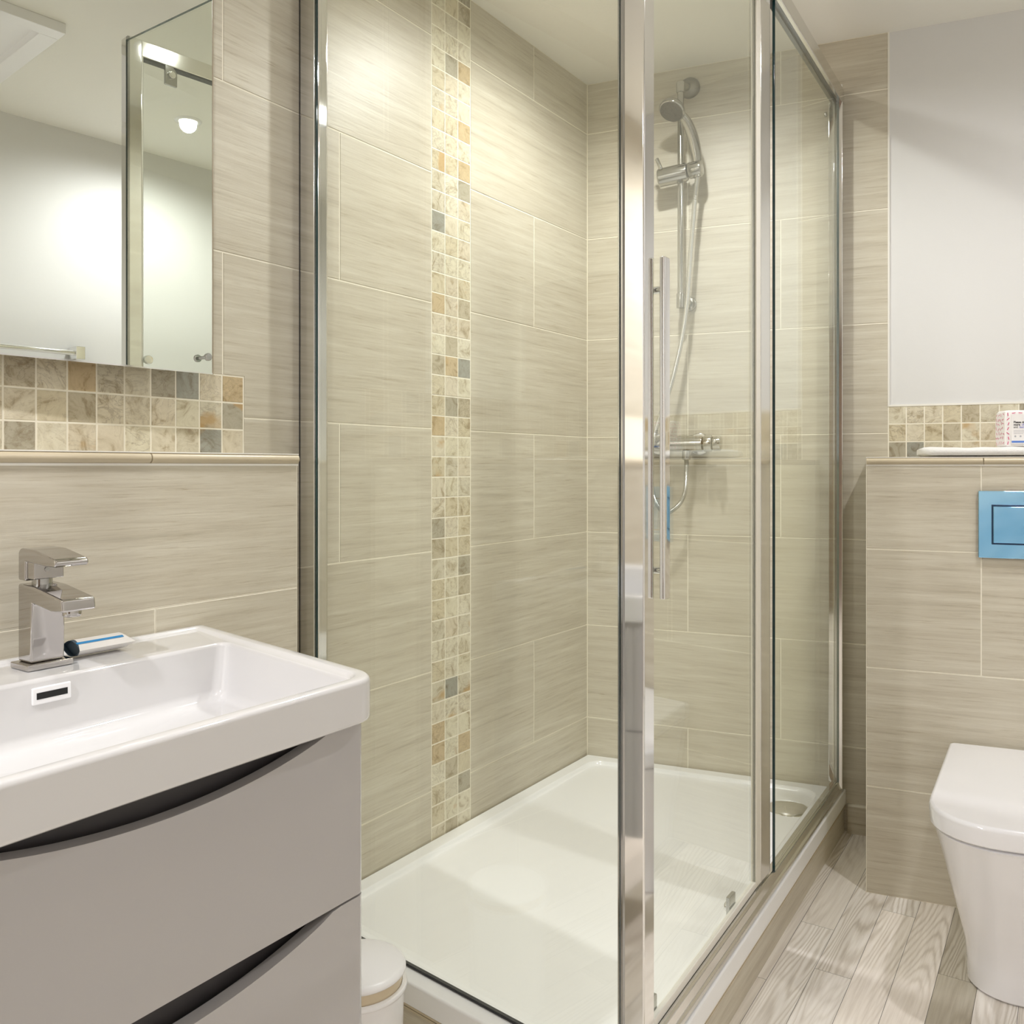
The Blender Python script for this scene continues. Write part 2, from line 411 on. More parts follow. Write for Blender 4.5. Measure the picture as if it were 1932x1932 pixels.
mb.span(XD - 0.015, XD + 0.015, -0.35, 0.47, 2.0, 2.0 + ar, M['white'], 0.003); tag(mb.obj('trim_1'), kind='structure')
mb = MB(); mb.cyl((XD - 0.03, 0.4, 1.0), (XD + 0.03, 0.4, 1.0), 0.01, M['chrome']); mb.cyl((XD + 0.03, 0.405, 1.0), (XD + 0.03, 0.28, 1.0), 0.009, M['chrome'], cham=0.002)
mb.obj('door_handle', d1)
mb = MB(); mb.span(XD - 0.1, XB + 0.6, YC - 0.1, YA + 0.12, CEIL, CEIL + 0.08, M['ceil']); tag(mb.obj('ceiling'), kind='structure')
# loft hatch in the ceiling (seen in the mirror)
mb = MB(); hx0, hx1, hy0, hy1 = 0.60, 1.161, -0.36, 0.223
for a in ((hx0, hx1, hy1 - 0.05, hy1), (hx0, hx1, hy0, hy0 + 0.05), (hx0, hx0 + 0.05, hy0 + 0.05, hy1 - 0.05), (hx1 - 0.05, hx1, hy0 + 0.05, hy1 - 0.05)):
    mb.span(*a, CEIL - 0.028, CEIL, M['plastic'], 0.002)
mb.span(hx0 + 0.05, hx1 - 0.05, hy0 + 0.05, hy1 - 0.05, CEIL - 0.006, CEIL, M['plastic']); tag(mb.obj('trim_2'), kind='structure')
# floor of narrow vinyl planks
mb = MB(); mb.span(XD - 0.1, XB + 0.5, YC - 0.1, YA + 0.12, -0.08, -0.0012, M['recess'])
TF = Matrix.Rotation(radians(1.6), 4, 'Z'); y = -0.76; row = 0
seams = [-0.70 + 0.0715 * i for i in range(30)]
for i in range(29):
    x = -1.6 - random.random(); y0, y1 = seams[i], seams[i + 1]
    while x < 2.9:
        ln = 0.75 + 0.4 * random.random(); g = 0.0004
        xa, xb = max(x, XD - 0.05), min(x + ln, 2.85)
        if xb > xa: mb.add([(xa + g, y0 + g, 0), (xb - g, y0 + g, 0), (xb - g, y1 - g, 0), (xa + g, y1 - g, 0)], [(0, 1, 2, 3)], M['floor'], T=TF)
        x += ln
tag(mb.obj('floor', recalc=False, auto=False), kind='structure')

# boxed-out lower wall behind the basin
AX1, AY = 1.070, 1.19
T_A = Matrix.Translation((0, AY, 0))
mb = MB(); mb.span(XD, AX1, 0.0011, YA - AY - 0.001, 0, 1.030, M['grout'])
for z0, z1, xs in ((0.812, 1.030, [AX1, 0.47, -0.13, -0.73]), (0.521, 0.812, [AX1, 0.789, 0.189, -0.411, -1.0]), (0.23, 0.521, [AX1, 0.47, -0.13, -0.73]), (0, 0.23, [AX1, 0.789, 0.189, -0.411, -1.0])):
    for a, b in zip(xs[1:], xs[:-1]): tile(mb, R(a, b, z0, z1), M['tile'])
mb.span(XD, AX1, 0.004, YA - AY - 0.001, 1.030, 1.044, M['tile'])
tag(mb.obj('wall_basin_ledge', T=T_A, auto=False), kind='structure')
def nosing(name, x0, x1, brk, T, z=1.030):
    mb = MB(); pr = [(0.004, z), (-0.002, z + 0.001), (-0.006, z + 0.005), (-0.007, z + 0.009), (-0.005, z + 0.014), (0.0, z + 0.0165), (0.012, z + 0.0165), (0.012, z)]
    xs = [x0, *brk, x1]
    for a, b in zip(xs[:-1], xs[1:]): mb.prism(pr, 'x', a + 0.0012, b - 0.0012, M['trim'], T=None, smooth=True)
    mb.span(x0, x1, 0.001, 0.011, z + 0.001, z + 0.0155, M['grout']); mb.span(x0, x1, -0.0015, 0.003, z - 0.003, z + 0.0005, M['silicone'])
    mb.span(x0, x1, -0.003, 0.009, z + 0.0163, z + 0.0182, M['silicone'])
    return tag(mb.obj(name, T=T), kind='structure')
nosing('trim_3', XD + 0.35, AX1, [0.18, 0.78], T_A)
# boxed-out lower wall behind the toilet, in the far wall frame
BU, BV = 0.816, -0.356
T_B = FB @ Matrix.Translation((0, BV, 0))
mb = MB(); mb.span(BU, 2.0, 0.0011, -BV - 0.002, 0, 1.030, M['grout'])
BR = [0, 0.257, 0.543, 0.828, 1.030]
for i in range(4):
    xs = [BU, 1.062, 1.662, 2.0] if i >= 2 else [BU, 1.362, 2.0]
    for a, b in zip(xs[:-1], xs[1:]): tile(mb, R(a, b, BR[i], BR[i + 1]), M['tile'])
mb.span(BU, 2.0, 0.004, -BV - 0.002, 1.030, 1.044, M['tile'])
tag(mb.obj('wall_cistern_ledge', T=T_B, auto=False), kind='structure')
nosing('trim_4', BU, 2.0, [1.066, 1.666], T_B)
# low tiled upstand on the far wall between shower and cistern boxing
mb = MB(); mb.prism([(0.0, 0.0), (-0.012, 0.0), (-0.012, 0.074), (-0.009, 0.079), (-0.004, 0.0805), (0.0, 0.0805)], 'x', 0.765, 0.815, M['tile'], smooth=True)
tag(mb.obj('baseboard_back', T=FB), kind='structure')

# ================================================================ SHOWER TRAY
yf = lambda x: 0.556 + 0.036 * (x - 1.17)      # front (outer) line of the tray
TZ = 0.123
TA, TBp, TC, TD = (1.198, YA - 0.003), (1.118, yf(1.118)), (2.5545, yf(2.5545)), (2.402, YA - 0.003)
tp = [TA, TBp, TC, TD]      # edges: left side, front, far wall, left wall
tray = thing('shower_tray', 'low white shower tray with raised rim inside the glass enclosure', 'shower tray', (1.7, 0.95, 0.083))
mb = MB(); rr = [0.004, 0.018, 0.004, 0.004]
def ring(ins, rad, z): return rounded(offset_poly(tp, ins), rad, z)
mb.loft([ring(0, rr, 0.083), ring(0, rr, TZ - 0.005), ring(0.0015, rr, TZ - 0.0015), ring(0.005, rr, TZ),
         ring([0.040, 0.056, 0.038, 0.036], 0.05, TZ - 0.0005), ring([0.043, 0.059, 0.041, 0.039], 0.05, TZ - 0.002), ring([0.0455, 0.0615, 0.0435, 0.0415], 0.05, TZ - 0.007),
         ring([0.048, 0.064, 0.046, 0.044], 0.05, TZ - 0.0105), ring([0.053, 0.069, 0.051, 0.049], 0.05, TZ - 0.012), ring([0.25, 0.25, 0.25, 0.25], 0.05, TZ - 0.0145)], M['acrylic'])
mb.obj('tray_body').parent = tray; tray.children[0].matrix_parent_inverse = Matrix.Translation(-tray.location)
def own(o, p):    # parent without moving
    bpy.context.view_layer.update(); o.parent = p; o.matrix_parent_inverse = p.matrix_world.inverted(); return o
mb = MB(); mb.lathe([(0, 0.012), (0.02, 0.0115), (0.045, 0.008), (0.057, 0.003), (0.058, 0.0), (0.0, 0.0)], M['chrome'], 40, T=Matrix.Translation((2.35, 0.705, TZ - 0.0135)))
own(mb.obj('waste_cover'), tray)
# tiled plinth under the tray
mb = MB(); pp = offset_poly(tp, [0.004, 0.006, 0, 0]); q = offset_poly(tp, [0.0, 0.001, 0, 0])
mb.loft([[(x, y_, 0.0) for x, y_ in pp], [(x, y_, 0.073) for x, y_ in pp]], M['tile'], smooth=False)
mb.loft([[(x, y_, 0.0735) for x, y_ in q], [(x, y_, 0.077) for x, y_ in q]], M['trim'], smooth=False)
mb.loft([[(x, y_, 0.0785) for x, y_ in q], [(x, y_, 0.0825) for x, y_ in q]], M['trim'], smooth=False)
mb.loft([[(x, y_, 0.0765) for x, y_ in pp], [(x, y_, 0.079) for x, y_ in pp]], M['grout'], smooth=False)
tag(mb.obj('wall_tray_plinth', auto=False), kind='structure')

# ================================================================ SHOWER ENCLOSURE
enc = thing('shower_enclosure', 'chrome framed glass shower enclosure with sliding door and fixed side panel', 'shower enclosure', (1.17, 0.575, TZ))
GT = CZ + 1.015      # top of glass
def pane(mb, a, b, z0, z1, th=0.006, edge='gedge'):
    a, b = Vector(a), Vector(b); d = (b - a).normalized(); n = Vector((-d.y, d.x)) * th / 2
    c = [a - n, b - n, b + n, a + n]; vs = [(p.x, p.y, z0) for p in c] + [(p.x, p.y, z1) for p in c]
    mb.add(vs, [(0, 1, 5, 4), (2, 3, 7, 6)], M['glass']); mb.add(vs, [(1, 2, 6, 5), (3, 0, 4, 7), (4, 5, 6, 7), (3, 2, 1, 0)], M[edge])
def barline(mb, a, b, w0, w1, z0, z1, m, bev=0.0015):   # bar along a-b; w0..w1 offsets to the left of the direction
    a, b = Vector(a), Vector(b); d = (b - a); ln = d.length; ang = math.atan2(d.y, d.x)
    T = Matrix.Translation((a.x, a.y, 0)) @ Matrix.Rotation(ang, 4, 'Z'); mb.span(0, ln, w0, w1, z0, z1, m, bev, T)
SA, SB = (1.235, YA - 0.002), (1.152, 0.592)           # side panel line, wall to post
mb = MB(); pane(mb, SA, SB, TZ + 0.004, GT + 0.02); own(mb.obj('side_panel'), enc)
mb = MB(); barline(mb, SA, (1.2332, YA - 0.045), -0.014, 0.022, TZ, GT + 0.03, M['satin'], 0.002)
barline(mb, (1.2332, YA - 0.045), (1.2325, YA - 0.054), -0.010, 0.012, TZ, GT + 0.03, M['chrome'], 0.002); barline(mb, (1.2348, YA - 0.001), (1.2347, YA - 0.0025), -0.0150, -0.0138, TZ, GT + 0.03, M['rubber'], 0)
barline(mb, (1.2331, YA - 0.0475), (1.2328, YA - 0.0515), -0.0125, -0.0095, TZ, GT + 0.03, M['gedge'], 0)
own(mb.obj('wall_profile'), enc)
mb = MB(); barline(mb, SA, SB, -0.003, 0.0035, TZ + 0.0005, TZ + 0.005, M['rubber'], 0); own(mb.obj('bottom_seal'), enc)
mb = MB(); mb.span(1.155, 1.190, 0.555, 0.592, TZ, GT + 0.035, M['chrome'], 0.0025); mb.span(1.1515, 1.157, 0.588, 0.596, TZ, GT + 0.03, M['dchrome'])
mb.span(1.190, 1.1935, 0.563, 0.590, TZ + 0.03, GT + 0.03, M['silicone'])
own(mb.obj('corner_post'), enc)
XE = 2.538
F0, F1 = (1.19, yf(1.19)), (XE, yf(XE))
mb = MB(); T_F = Matrix.Translation((1.19, yf(1.19), 0)) @ Matrix.Rotation(math.atan(0.036), 4, 'Z'); LF = (XE - 1.19) * 1.00065
mb.prism([(0.004, TZ), (0.004, TZ + 0.010), (0.009, TZ + 0.013), (0.012, TZ + 0.028), (0.016, TZ + 0.031), (0.030, TZ + 0.031), (0.030, TZ)], 'x', 0, LF, M['satin'], 0.001, T=T_F)
own(mb.obj('bottom_rail'), enc)
mb = MB(); mb.span(0, LF, 0.002, 0.034, GT - 0.005, GT + 0.035, M['satin'], 0.002, T_F); mb.span(0, LF, 0.013, 0.030, GT - 0.009, GT - 0.004, M['rubber'], 0, T_F)
own(mb.obj('top_rail'), enc)
mb = MB(); u0 = 0.735; mb.span(u0 - 0.015, u0 + 0.018, -0.042, -0.001, TZ, GT + 0.045, M['satin'], 0.002, FB); mb.span(u0 - 0.019, u0 - 0.003, -0.052, -0.041, TZ + 0.03, GT - 0.005, M['chrome'], 0.002, FB)
own(mb.obj('wall_profile'), enc)
mb = MB(); mb.cyl((u0 - 0.022, -0.046, CZ + 0.98), (u0 - 0.030, -0.046, CZ + 0.98), 0.007, M['dchrome'], T=FB, cham=0.002); own(mb.obj('magnet_stop'), enc)
def fp(x, off): return (x, yf(x) + off)
mb = MB(); pane(mb, fp(1.877, 0.014), fp(2.512, 0.014), TZ + 0.028, GT); own(mb.obj('fixed_panel'), enc)
door = MB(); pane(door, fp(1.196, 0.026), fp(1.772, 0.026), TZ + 0.034, GT); door = own(door.obj('sliding_door'), enc)
mb = MB(); barline(mb, fp(1.772, 0.026), fp(1.800, 0.026), -0.006, 0.006, TZ + 0.034, GT, M['seal'], 0.001); barline(mb, fp(1.800, 0.026), fp(1.862, 0.024), -0.007, 0.006, TZ + 0.034, GT, M['satin'], 0.0015)
own(mb.obj('door_stile'), door)
mb = MB(); barline(mb, fp(1.196, 0.026), fp(1.80, 0.026), -0.0045, 0.0045, TZ + 0.0318, TZ + 0.046, M['silicone'], 0.0008); own(mb.obj('bottom_seal'), door)
mb = MB(); mb.box((1.205, 0.5455, CZ + 0.057), (0.020, 0.009, 0.509), M['chrome'], 0.002)
for z in (CZ + 0.264, CZ - 0.155):
    mb.cyl((1.205, 0.546, z), (1.205, yf(1.205) + 0.024, z), 0.0055, M['chrome']); mb.cyl((1.205, yf(1.205) + 0.029, z), (1.205, yf(1.205) + 0.041, z), 0.011, M['chrome'], cham=0.002)
own(mb.obj('door_handle'), door)
def roller(x, z, top):
    mb = MB(); y_ = yf(x) + 0.031; s = 1 if top else -1
    mb.prism([(x - 0.016, z - s * 0.026), (x + 0.016, z - s * 0.026), (x + 0.016, z + s * 0.008), (x + 0.006, z + s * 0.022), (x - 0.016, z + s * 0.022)], 'y', y_ + 0.001, y_ + 0.009, M['dchrome'], 0.0015)
    mb.cyl((x, y_ + 0.009, z), (x, y_ + 0.017, z), 0.009, M['chrome'], cham=0.002)
    own(mb.obj('roller'), door)
roller(1.655, TZ + 0.040, False); roller(1.262, TZ + 0.040, False); roller(1.655, GT - 0.03, True); roller(1.262, GT - 0.03, True)

# ================================================================ SHOWER HEAD, RAIL, HOSE, VALVE (far wall frame)
def local(mb, name, parent, T=None):
    return own(mb.obj(name, T=T), parent)
Z = lambda h: CZ + h
base = FB @ Vector((0.31, -0.03, Z(0.49)))
sh = thing('shower_riser_rail', 'chrome shower rail with hand shower and slider on far tiled wall', 'shower head', base)
mb = MB(); mb.cyl((0.307, -0.06, Z(0.47)), (0.307, -0.06, Z(1.125)), 0.0095, M['wchrome']); local(mb, 'riser_bar', sh, FB)
mb = MB(); mb.lathe([(0, 0.030), (0.010, 0.0285), (0.020, 0.024), (0.028, 0.014), (0.031, 0.004), (0.031, 0.0)], M['bracket'], 36, FB @ Matrix.Translation((0.322, 0, Z(1.135))) @ Matrix.Rotation(radians(90), 4, 'X'))
TI = FB.inverted()
for v_ in mb.bm.verts: v_.co = TI @ v_.co
mb.cyl((0.322, -0.002, Z(1.135)), (0.322, -0.012, Z(1.135)), 0.012, M['wchrome'], 36); mb.cyl((0.322, -0.012, Z(1.135)), (0.307, -0.06, Z(1.118)), 0.013, M['wchrome'], r1=0.011); mb.cyl((0.307, -0.06, Z(1.10)), (0.307, -0.06, Z(1.132)), 0.0125, M['wchrome'], cham=0.002)
local(mb, 'wall_bracket', sh, FB)
mb = MB(); mb.cyl((0.322, 0, Z(0.486)), (0.322, -0.012, Z(0.486)), 0.021, M['wchrome'], 32, cham=0.003); mb.cyl((0.320, -0.012, Z(0.487)), (0.307, -0.06, Z(0.487)), 0.012, M['wchrome']); mb.cyl((0.307, -0.06, Z(0.466)), (0.307, -0.06, Z(0.51)), 0.0125, M['wchrome'], cham=0.002)
local(mb, 'wall_bracket', sh, FB)
mb = MB(); mb.cyl((0.243, -0.072, Z(0.853)), (0.330, -0.072, Z(0.862)), 0.0265, M['wchrome'], 36, cham=0.004); mb.cyl((0.332, -0.074, Z(0.862)), (0.373, -0.078, Z(0.866)), 0.0235, M['wchrome'], 32, cham=0.004)
mb.cyl((0.256, -0.084, Z(0.87)), (0.243, -0.094, Z(0.905)), 0.0055, M['wchrome'], cham=0.001); local(mb, 'slider', sh, FB)
hc = Vector((0.300, -0.150, Z(1.015)))
mb = MB(); path = smooth_path([(0.360, -0.078, Z(0.868)), (0.357, -0.080, Z(0.905)), (0.348, -0.092, Z(0.955)), (0.332, -0.112, Z(0.998)), (0.308, -0.135, Z(1.022))], 6)
rad = [0.0115 + 0.0045 * sin(pi * min(1, i / (len(path) - 1) * 1.15)) for i in range(len(path))]
mb.tube(path, 0.012, M['wchrome'], 16, radii=rad)
nv = Vector((-0.22, -0.50, -0.84)).normalized(); TH = Matrix.Translation(hc) @ nv.to_track_quat('Z', 'Y').to_matrix().to_4x4()
mb.lathe([(0, -0.034), (0.014, -0.030), (0.030, -0.018), (0.0365, -0.008), (0.038, 0.0), (0.036, 0.003), (0.033, 0.004)], M['wchrome'], 36, TH)
hand = local(mb, 'hand_shower', sh, FB)
mb = MB(); mb.lathe([(0, 0.0035), (0.0335, 0.0035), (0.0335, 0.0052), (0.030, 0.0062), (0, 0.0068)], M['nozzle'], 36, TH); local(mb, 'spray_face', hand, FB)
mb = MB(); mb.cyl((0.360, -0.078, Z(0.838)), (0.3605, -0.078, Z(0.892)), 0.0115, M['wchrome'], r1=0.0125, cham=0.002)
local(mb, 'hose_nut', sh, FB)
hp = smooth_path([(0.3595, -0.078, Z(0.840)), (0.352, -0.074, Z(0.78)), (0.341, -0.072, Z(0.65)), (0.323, -0.072, Z(0.435)), (0.287, -0.085, Z(0.25)), (0.247, -0.098, Z(0.126)),
                  (0.228, -0.102, Z(0.03)), (0.232, -0.092, Z(-0.08)), (0.262, -0.080, Z(-0.135)), (0.300, -0.073, Z(-0.117)), (0.321, -0.068, Z(-0.075)), (0.326, -0.068, Z(0.0)), (0.325, -0.068, Z(0.022))], 44)
mb = MB(); mb.tube(hp, 0.0068, M['hose'], 12, radii=[0.0074 if i % 2 else 0.0060 for i in range(len(hp))]); hose = local(mb, 'hose', sh, FB)
vb = FB @ Vector((0.31, -0.03, Z(0.03)))
va = thing('shower_valve', 'chrome thermostatic bar shower valve on tiled wall below the riser rail', 'shower valve', vb)
zc = Z(0.067)
mb = MB(); mb.cyl((0.185, -0.06, zc), (0.372, -0.06, zc), 0.023, M['wchrome'], 36, cham=0.003)
for u in (0.232, 0.352):
    mb.cyl((u, 0, zc), (u, -0.010, zc), 0.033, M['wchrome'], 36, cham=0.003); mb.cyl((u, -0.009, zc), (u, -0.052, zc), 0.018, M['wchrome'])
mb.cyl((0.325, -0.064, zc - 0.021), (0.325, -0.066, zc - 0.048), 0.0125, M['wchrome'], cham=0.002); local(mb, 'valve_body', va, FB)
for (a, b) in ((0.374, 0.425), (0.183, 0.132)):
    mb = MB(); mb.cyl((a, -0.06, zc), ((a + b) / 2, -0.06, zc), 0.0245, M['wchrome'], 36, cham=0.003); mb.cyl(((a + b) / 2, -0.06, zc), (b, -0.06, zc), 0.0215, M['wchrome'], 12, cham=0.003)
    mb.cyl(((a + b) / 2 + (0.012 if b > a else -0.012), -0.078, zc + 0.004), ((a + b) / 2 + (0.012 if b > a else -0.012), -0.098, zc + 0.006), 0.005, M['wchrome'], cham=0.001)
    local(mb, 'control_knob', va, FB)

# ================================================================ VANITY (plan slightly sheared like the room)
def V(x, y, z): return (0.51 + x + 0.194 * (y - 0.735), y, z)
RZ = CZ - 0.25
bp = [V(-0.27, 1.188, 0)[:2], V(-0.27, 0.722, 0)[:2], V(0.272, 0.722, 0)[:2], V(0.272, 1.188, 0)[:2]]   # edges: left, front, right, back
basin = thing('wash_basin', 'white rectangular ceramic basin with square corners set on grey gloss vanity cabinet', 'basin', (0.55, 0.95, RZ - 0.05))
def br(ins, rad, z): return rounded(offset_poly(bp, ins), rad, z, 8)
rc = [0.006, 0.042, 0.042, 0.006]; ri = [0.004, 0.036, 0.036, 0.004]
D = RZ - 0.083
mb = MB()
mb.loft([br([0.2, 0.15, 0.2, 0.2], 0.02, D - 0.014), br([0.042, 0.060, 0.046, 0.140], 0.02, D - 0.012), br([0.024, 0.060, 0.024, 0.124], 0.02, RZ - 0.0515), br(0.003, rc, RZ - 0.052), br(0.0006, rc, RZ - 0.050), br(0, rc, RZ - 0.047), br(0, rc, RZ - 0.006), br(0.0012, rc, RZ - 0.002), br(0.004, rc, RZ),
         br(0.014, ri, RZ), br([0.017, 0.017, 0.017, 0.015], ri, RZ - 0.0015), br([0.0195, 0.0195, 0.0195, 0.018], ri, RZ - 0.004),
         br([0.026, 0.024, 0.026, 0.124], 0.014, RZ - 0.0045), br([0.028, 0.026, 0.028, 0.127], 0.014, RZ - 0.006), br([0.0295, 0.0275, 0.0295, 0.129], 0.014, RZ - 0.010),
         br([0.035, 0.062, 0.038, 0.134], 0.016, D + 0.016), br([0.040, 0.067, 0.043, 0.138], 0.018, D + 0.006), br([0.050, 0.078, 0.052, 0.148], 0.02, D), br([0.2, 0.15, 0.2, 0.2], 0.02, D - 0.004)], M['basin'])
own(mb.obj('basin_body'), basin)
ov = MB(); Tov = Matrix.Translation((0.561, 1.0565, CZ - 0.2745)) @ Matrix.Rotation(radians(-2), 4, 'X')
ov.box((0, 0, 0), (0.0475, 0.004, 0.0205), M['plastic'], 0.0017, Tov); ovo = own(ov.obj('overflow_cover'), basin)
ov = MB(); ov.box((0, -0.0018, 0), (0.0375, 0.001, 0.0078), M['black'], 0, Tov); own(ov.obj('overflow_slot'), ovo)
# cabinet
cab = thing('vanity_cabinet', 'light grey gloss two drawer vanity cabinet under the white basin', 'vanity cabinet', (0.51, 0.9, RZ - 0.47))
CT, CB_ = RZ - 0.0525, RZ - 0.47
def sheared(mb):
    for v in mb.bm.verts: v.co.x = 0.51 + v.co.x + 0.194 * (v.co.y - 0.735)
    return mb
mb = MB(); mb.span(-0.262, 0.262, 0.775, 1.186, CB_, CB_ + 0.016, M['gloss'], 0.001); mb.span(-0.262, 0.262, 1.17, 1.186, CB_ + 0.016, CT, M['gloss'], 0.001)
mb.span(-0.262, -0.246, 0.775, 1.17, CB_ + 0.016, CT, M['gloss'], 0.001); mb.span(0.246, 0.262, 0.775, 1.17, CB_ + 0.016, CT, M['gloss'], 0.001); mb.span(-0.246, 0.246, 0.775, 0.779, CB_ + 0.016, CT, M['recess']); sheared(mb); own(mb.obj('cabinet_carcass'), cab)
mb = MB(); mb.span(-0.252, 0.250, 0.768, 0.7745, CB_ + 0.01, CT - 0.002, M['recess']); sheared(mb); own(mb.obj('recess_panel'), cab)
def drawer(z0, z1, dip=0.033):
    mb = MB(); n = 40; top = []
    for i in range(n + 1):
        x = 0.262 - 0.524 * i / n; t = x / 0.212
        top.append((x, z1 - (dip * (1 - t * t) ** 0.85 if abs(t) < 1 else 0)))
    poly = [(-0.262, z0), (0.262, z0)] + top
    bb = bmesh.new(); n = len(poly)
    v0 = [bb.verts.new((x, 0.742, z)) for x, z in poly]; v1 = [bb.verts.new((x, 0.760, z)) for x, z in poly]
    bb.faces.new(v0); bb.faces.new(list(reversed(v1)))
    for j in range(n): bb.faces.new((v0[(j + 1) % n], v0[j], v1[j], v1[(j + 1) % n]))
    bmesh.ops.recalc_face_normals(bb, faces=bb.faces)
    big = [e for e in bb.edges if abs(e.verts[0].co.x - e.verts[1].co.x) < 1e-6 and abs(e.verts[0].co.y - e.verts[1].co.y) < 1e-6 and e.verts[0].co.y < 0.745 and abs(abs(e.verts[0].co.x) - 0.262) < 1e-4]
    bmesh.ops.bevel(bb, geom=big, offset=0.011, segments=5, profile=0.5, affect='EDGES')
    mb.merge(bb, M['gloss'], smooth=True)
    mb.span(-0.262, -0.258, 0.760, 0.7745, z0, z1 - 0.034, M['gloss']); mb.span(0.250, 0.262, 0.758, 0.7745, z0, z1, M['gloss'])
    sheared(mb); return own(mb.obj('drawer_front'), cab)
drawer(CZ - 0.5125, CT - 0.001); drawer(CB_, CZ - 0.5150)

# ================================================================ TAP
tapz = RZ - 0.004
tap = thing('basin_mixer_tap', 'square chrome single lever mixer tap on the back of the basin', 'tap', (0.584, 1.122, tapz))
Tt = Matrix.Translation(tap.location)
mb = MB(); mb.box((0, 0, 0.004), (0.058, 0.044, 0.008), M['tchrome'], 0.0015, Tt); own(mb.obj('base_plate'), tap)
mb = MB(); mb.prism([(0.018, 0.008), (0.018, 0.106), (-0.020, 0.104), (-0.085, 0.093), (-0.087, 0.078), (-0.06, 0.077), (-0.016, 0.083), (-0.014, 0.008)], 'x', -0.0215, 0.0215, M['tchrome'], 0.003, Tt, 3)
own(mb.obj('spout_body'), tap)
mb = MB(); mb.cyl((0, -0.070, 0.080), (0, -0.070, 0.070), 0.011, M['tchrome'], T=Tt, cham=0.0015); own(mb.obj('aerator'), tap)
mb = MB(); mb.prism([(0.018, 0.110), (0.018, 0.146), (0.013, 0.151), (-0.02, 0.150), (-0.068, 0.141), (-0.072, 0.136), (-0.069, 0.131), (-0.045, 0.131), (-0.0, 0.134), (-0.0, 0.110)], 'x', -0.0215, 0.0215, M['tchrome'], 0.003, Tt, 3)
mb.span(-0.019, 0.019, -0.017, 0.001, 0.1125, 0.135, M['tchrome'], 0.0015, Tt); mb.cyl((0, 0, 0.103), (0, 0, 0.113), 0.012, M['dchrome'], T=Tt); mb.cyl((-0.003, -0.0165, 0.1245), (-0.003, -0.0185, 0.1245), 0.0028, M['silicone'], T=Tt)
own(mb.obj('lever'), tap)

# ================================================================ POUCH ON THE BASIN
po = thing('soap_pillow_box', 'small white pillow shaped card box with blue stripe beside the tap', 'box', (0.6655, 1.138, RZ - 0.0035), radians(0))
Tp = Matrix.Translation(po.location) @ Matrix.Diagonal((0.84, 1, 0.92, 1))
def lens_prof(k, n=16):
    top = [(-0.024 + 0.048 * i / n, 0.0125 + 0.0118 * sin(pi * i / n) * k) for i in range(n + 1)]
    bot = [(0.024 - 0.048 * i / n, 0.0125 - 0.0118 * sin(pi * i / n) * k) for i in range(1, n)]
    return top + bot
rings = []
for i in range(13):
    x = -0.040 + 0.080 * i / 12
    rings.append([(x + (0.010 * ((y_ / 0.022) ** 2) * (1 if i == 12 else (-1 if i == 0 else 0)) * 1.0), y_, z) for y_, z in lens_prof(1.0)])
rings[0] = [(-0.043 - 0.008 * (y_ / 0.022) ** 2 * 0 + 0.006 * (1 - (y_ / 0.022) ** 2), y_, z) for y_, z in lens_prof(1.0)]
mb = MB(); mb.loft(rings, M['paper'], cap0=False, cap1=True, T=Tp)
own(mb.obj('card_sleeve'), po)
mb = MB(); pf = lens_prof(0.985); mb.add([(-0.034, y_ * 0.985, z) for y_, z in pf], [tuple(range(len(pf)))], M['navy'], T=Tp)
rr_ = [[(x, y_ * 0.98, 0.0125 + (z - 0.0125) * 0.97) for y_, z in lens_prof(0.99)] for x in (-0.0425, -0.034)]
mb.loft(rr_, M['navy'], False, False, T=Tp); own(mb.obj('dark_end'), po)
mb = MB(); n = 16; vs = []
for x in (-0.0415, 0.0375):
    for s_ in (3.2, 3.6, 4.0, 4.5): 
        t = s_ / n; vs.append((x, -0.024 + 0.048 * t, 0.0125 + 0.0118 * sin(pi * t) + 0.0006))
mb.add(vs, [(0, 1, 5, 4), (1, 2, 6, 5), (2, 3, 7, 6)], M['blue'], T=Tp); own(mb.obj('blue_stripe'), po)

# ================================================================ MIRROR
mi = thing('wall_mirror', 'frameless rectangular wall mirror above the basin mosaic band', 'mirror', (0.98, 1.292, Z(0.163)), radians(-3.2))
Tm = Matrix.Translation(mi.location) @ Matrix.Rotation(radians(-3.2), 4, 'Z')
mb = MB(); H = 0.93; W_ = 0.90
mb.add([(-W_, 0, 0), (-0.012, 0, 0), (-0.012, 0, H), (-W_, 0, H)], [(0, 1, 2, 3)], M['mirror'], T=Tm)
own(mb.obj('mirror_glass', recalc=False), mi)
mb = MB()
mb.add([(-W_, 0.0002, 0), (-0.012, 0.0002, 0), (-0.012, 0.0002, H), (-W_, 0.0002, H), (-W_, 0.018, 0), (-0.010, 0.018, 0), (-0.010, 0.018, H), (-W_, 0.018, H)],
       [(1, 5, 6, 2), (0, 4, 5, 1), (2, 6, 7, 3), (4, 7, 6, 5), (0, 3, 7, 4), (0, 1, 2, 3)], M['medge'], T=Tm)
mb.span(-W_, -0.012, -0.0008, 0.017, -0.0025, 0.0, M['chrome'], 0, Tm); mb.span(-0.0122, -0.0105, -0.0006, 0.017, -0.0025, H, M['medge'], 0, Tm)
own(mb.obj('mirror_edge'), mi)
mb = MB(); mb.cyl((-0.031, 0.0, 0.025), (-0.031, -0.014, 0.025), 0.003, M['dchrome'], T=Tm); mb.cyl((-0.031, -0.012, 0.025), (-0.031, -0.019, 0.025), 0.0065, M['dchrome'], T=Tm, cham=0.001)
own(mb.obj('mirror_knob'), mi)

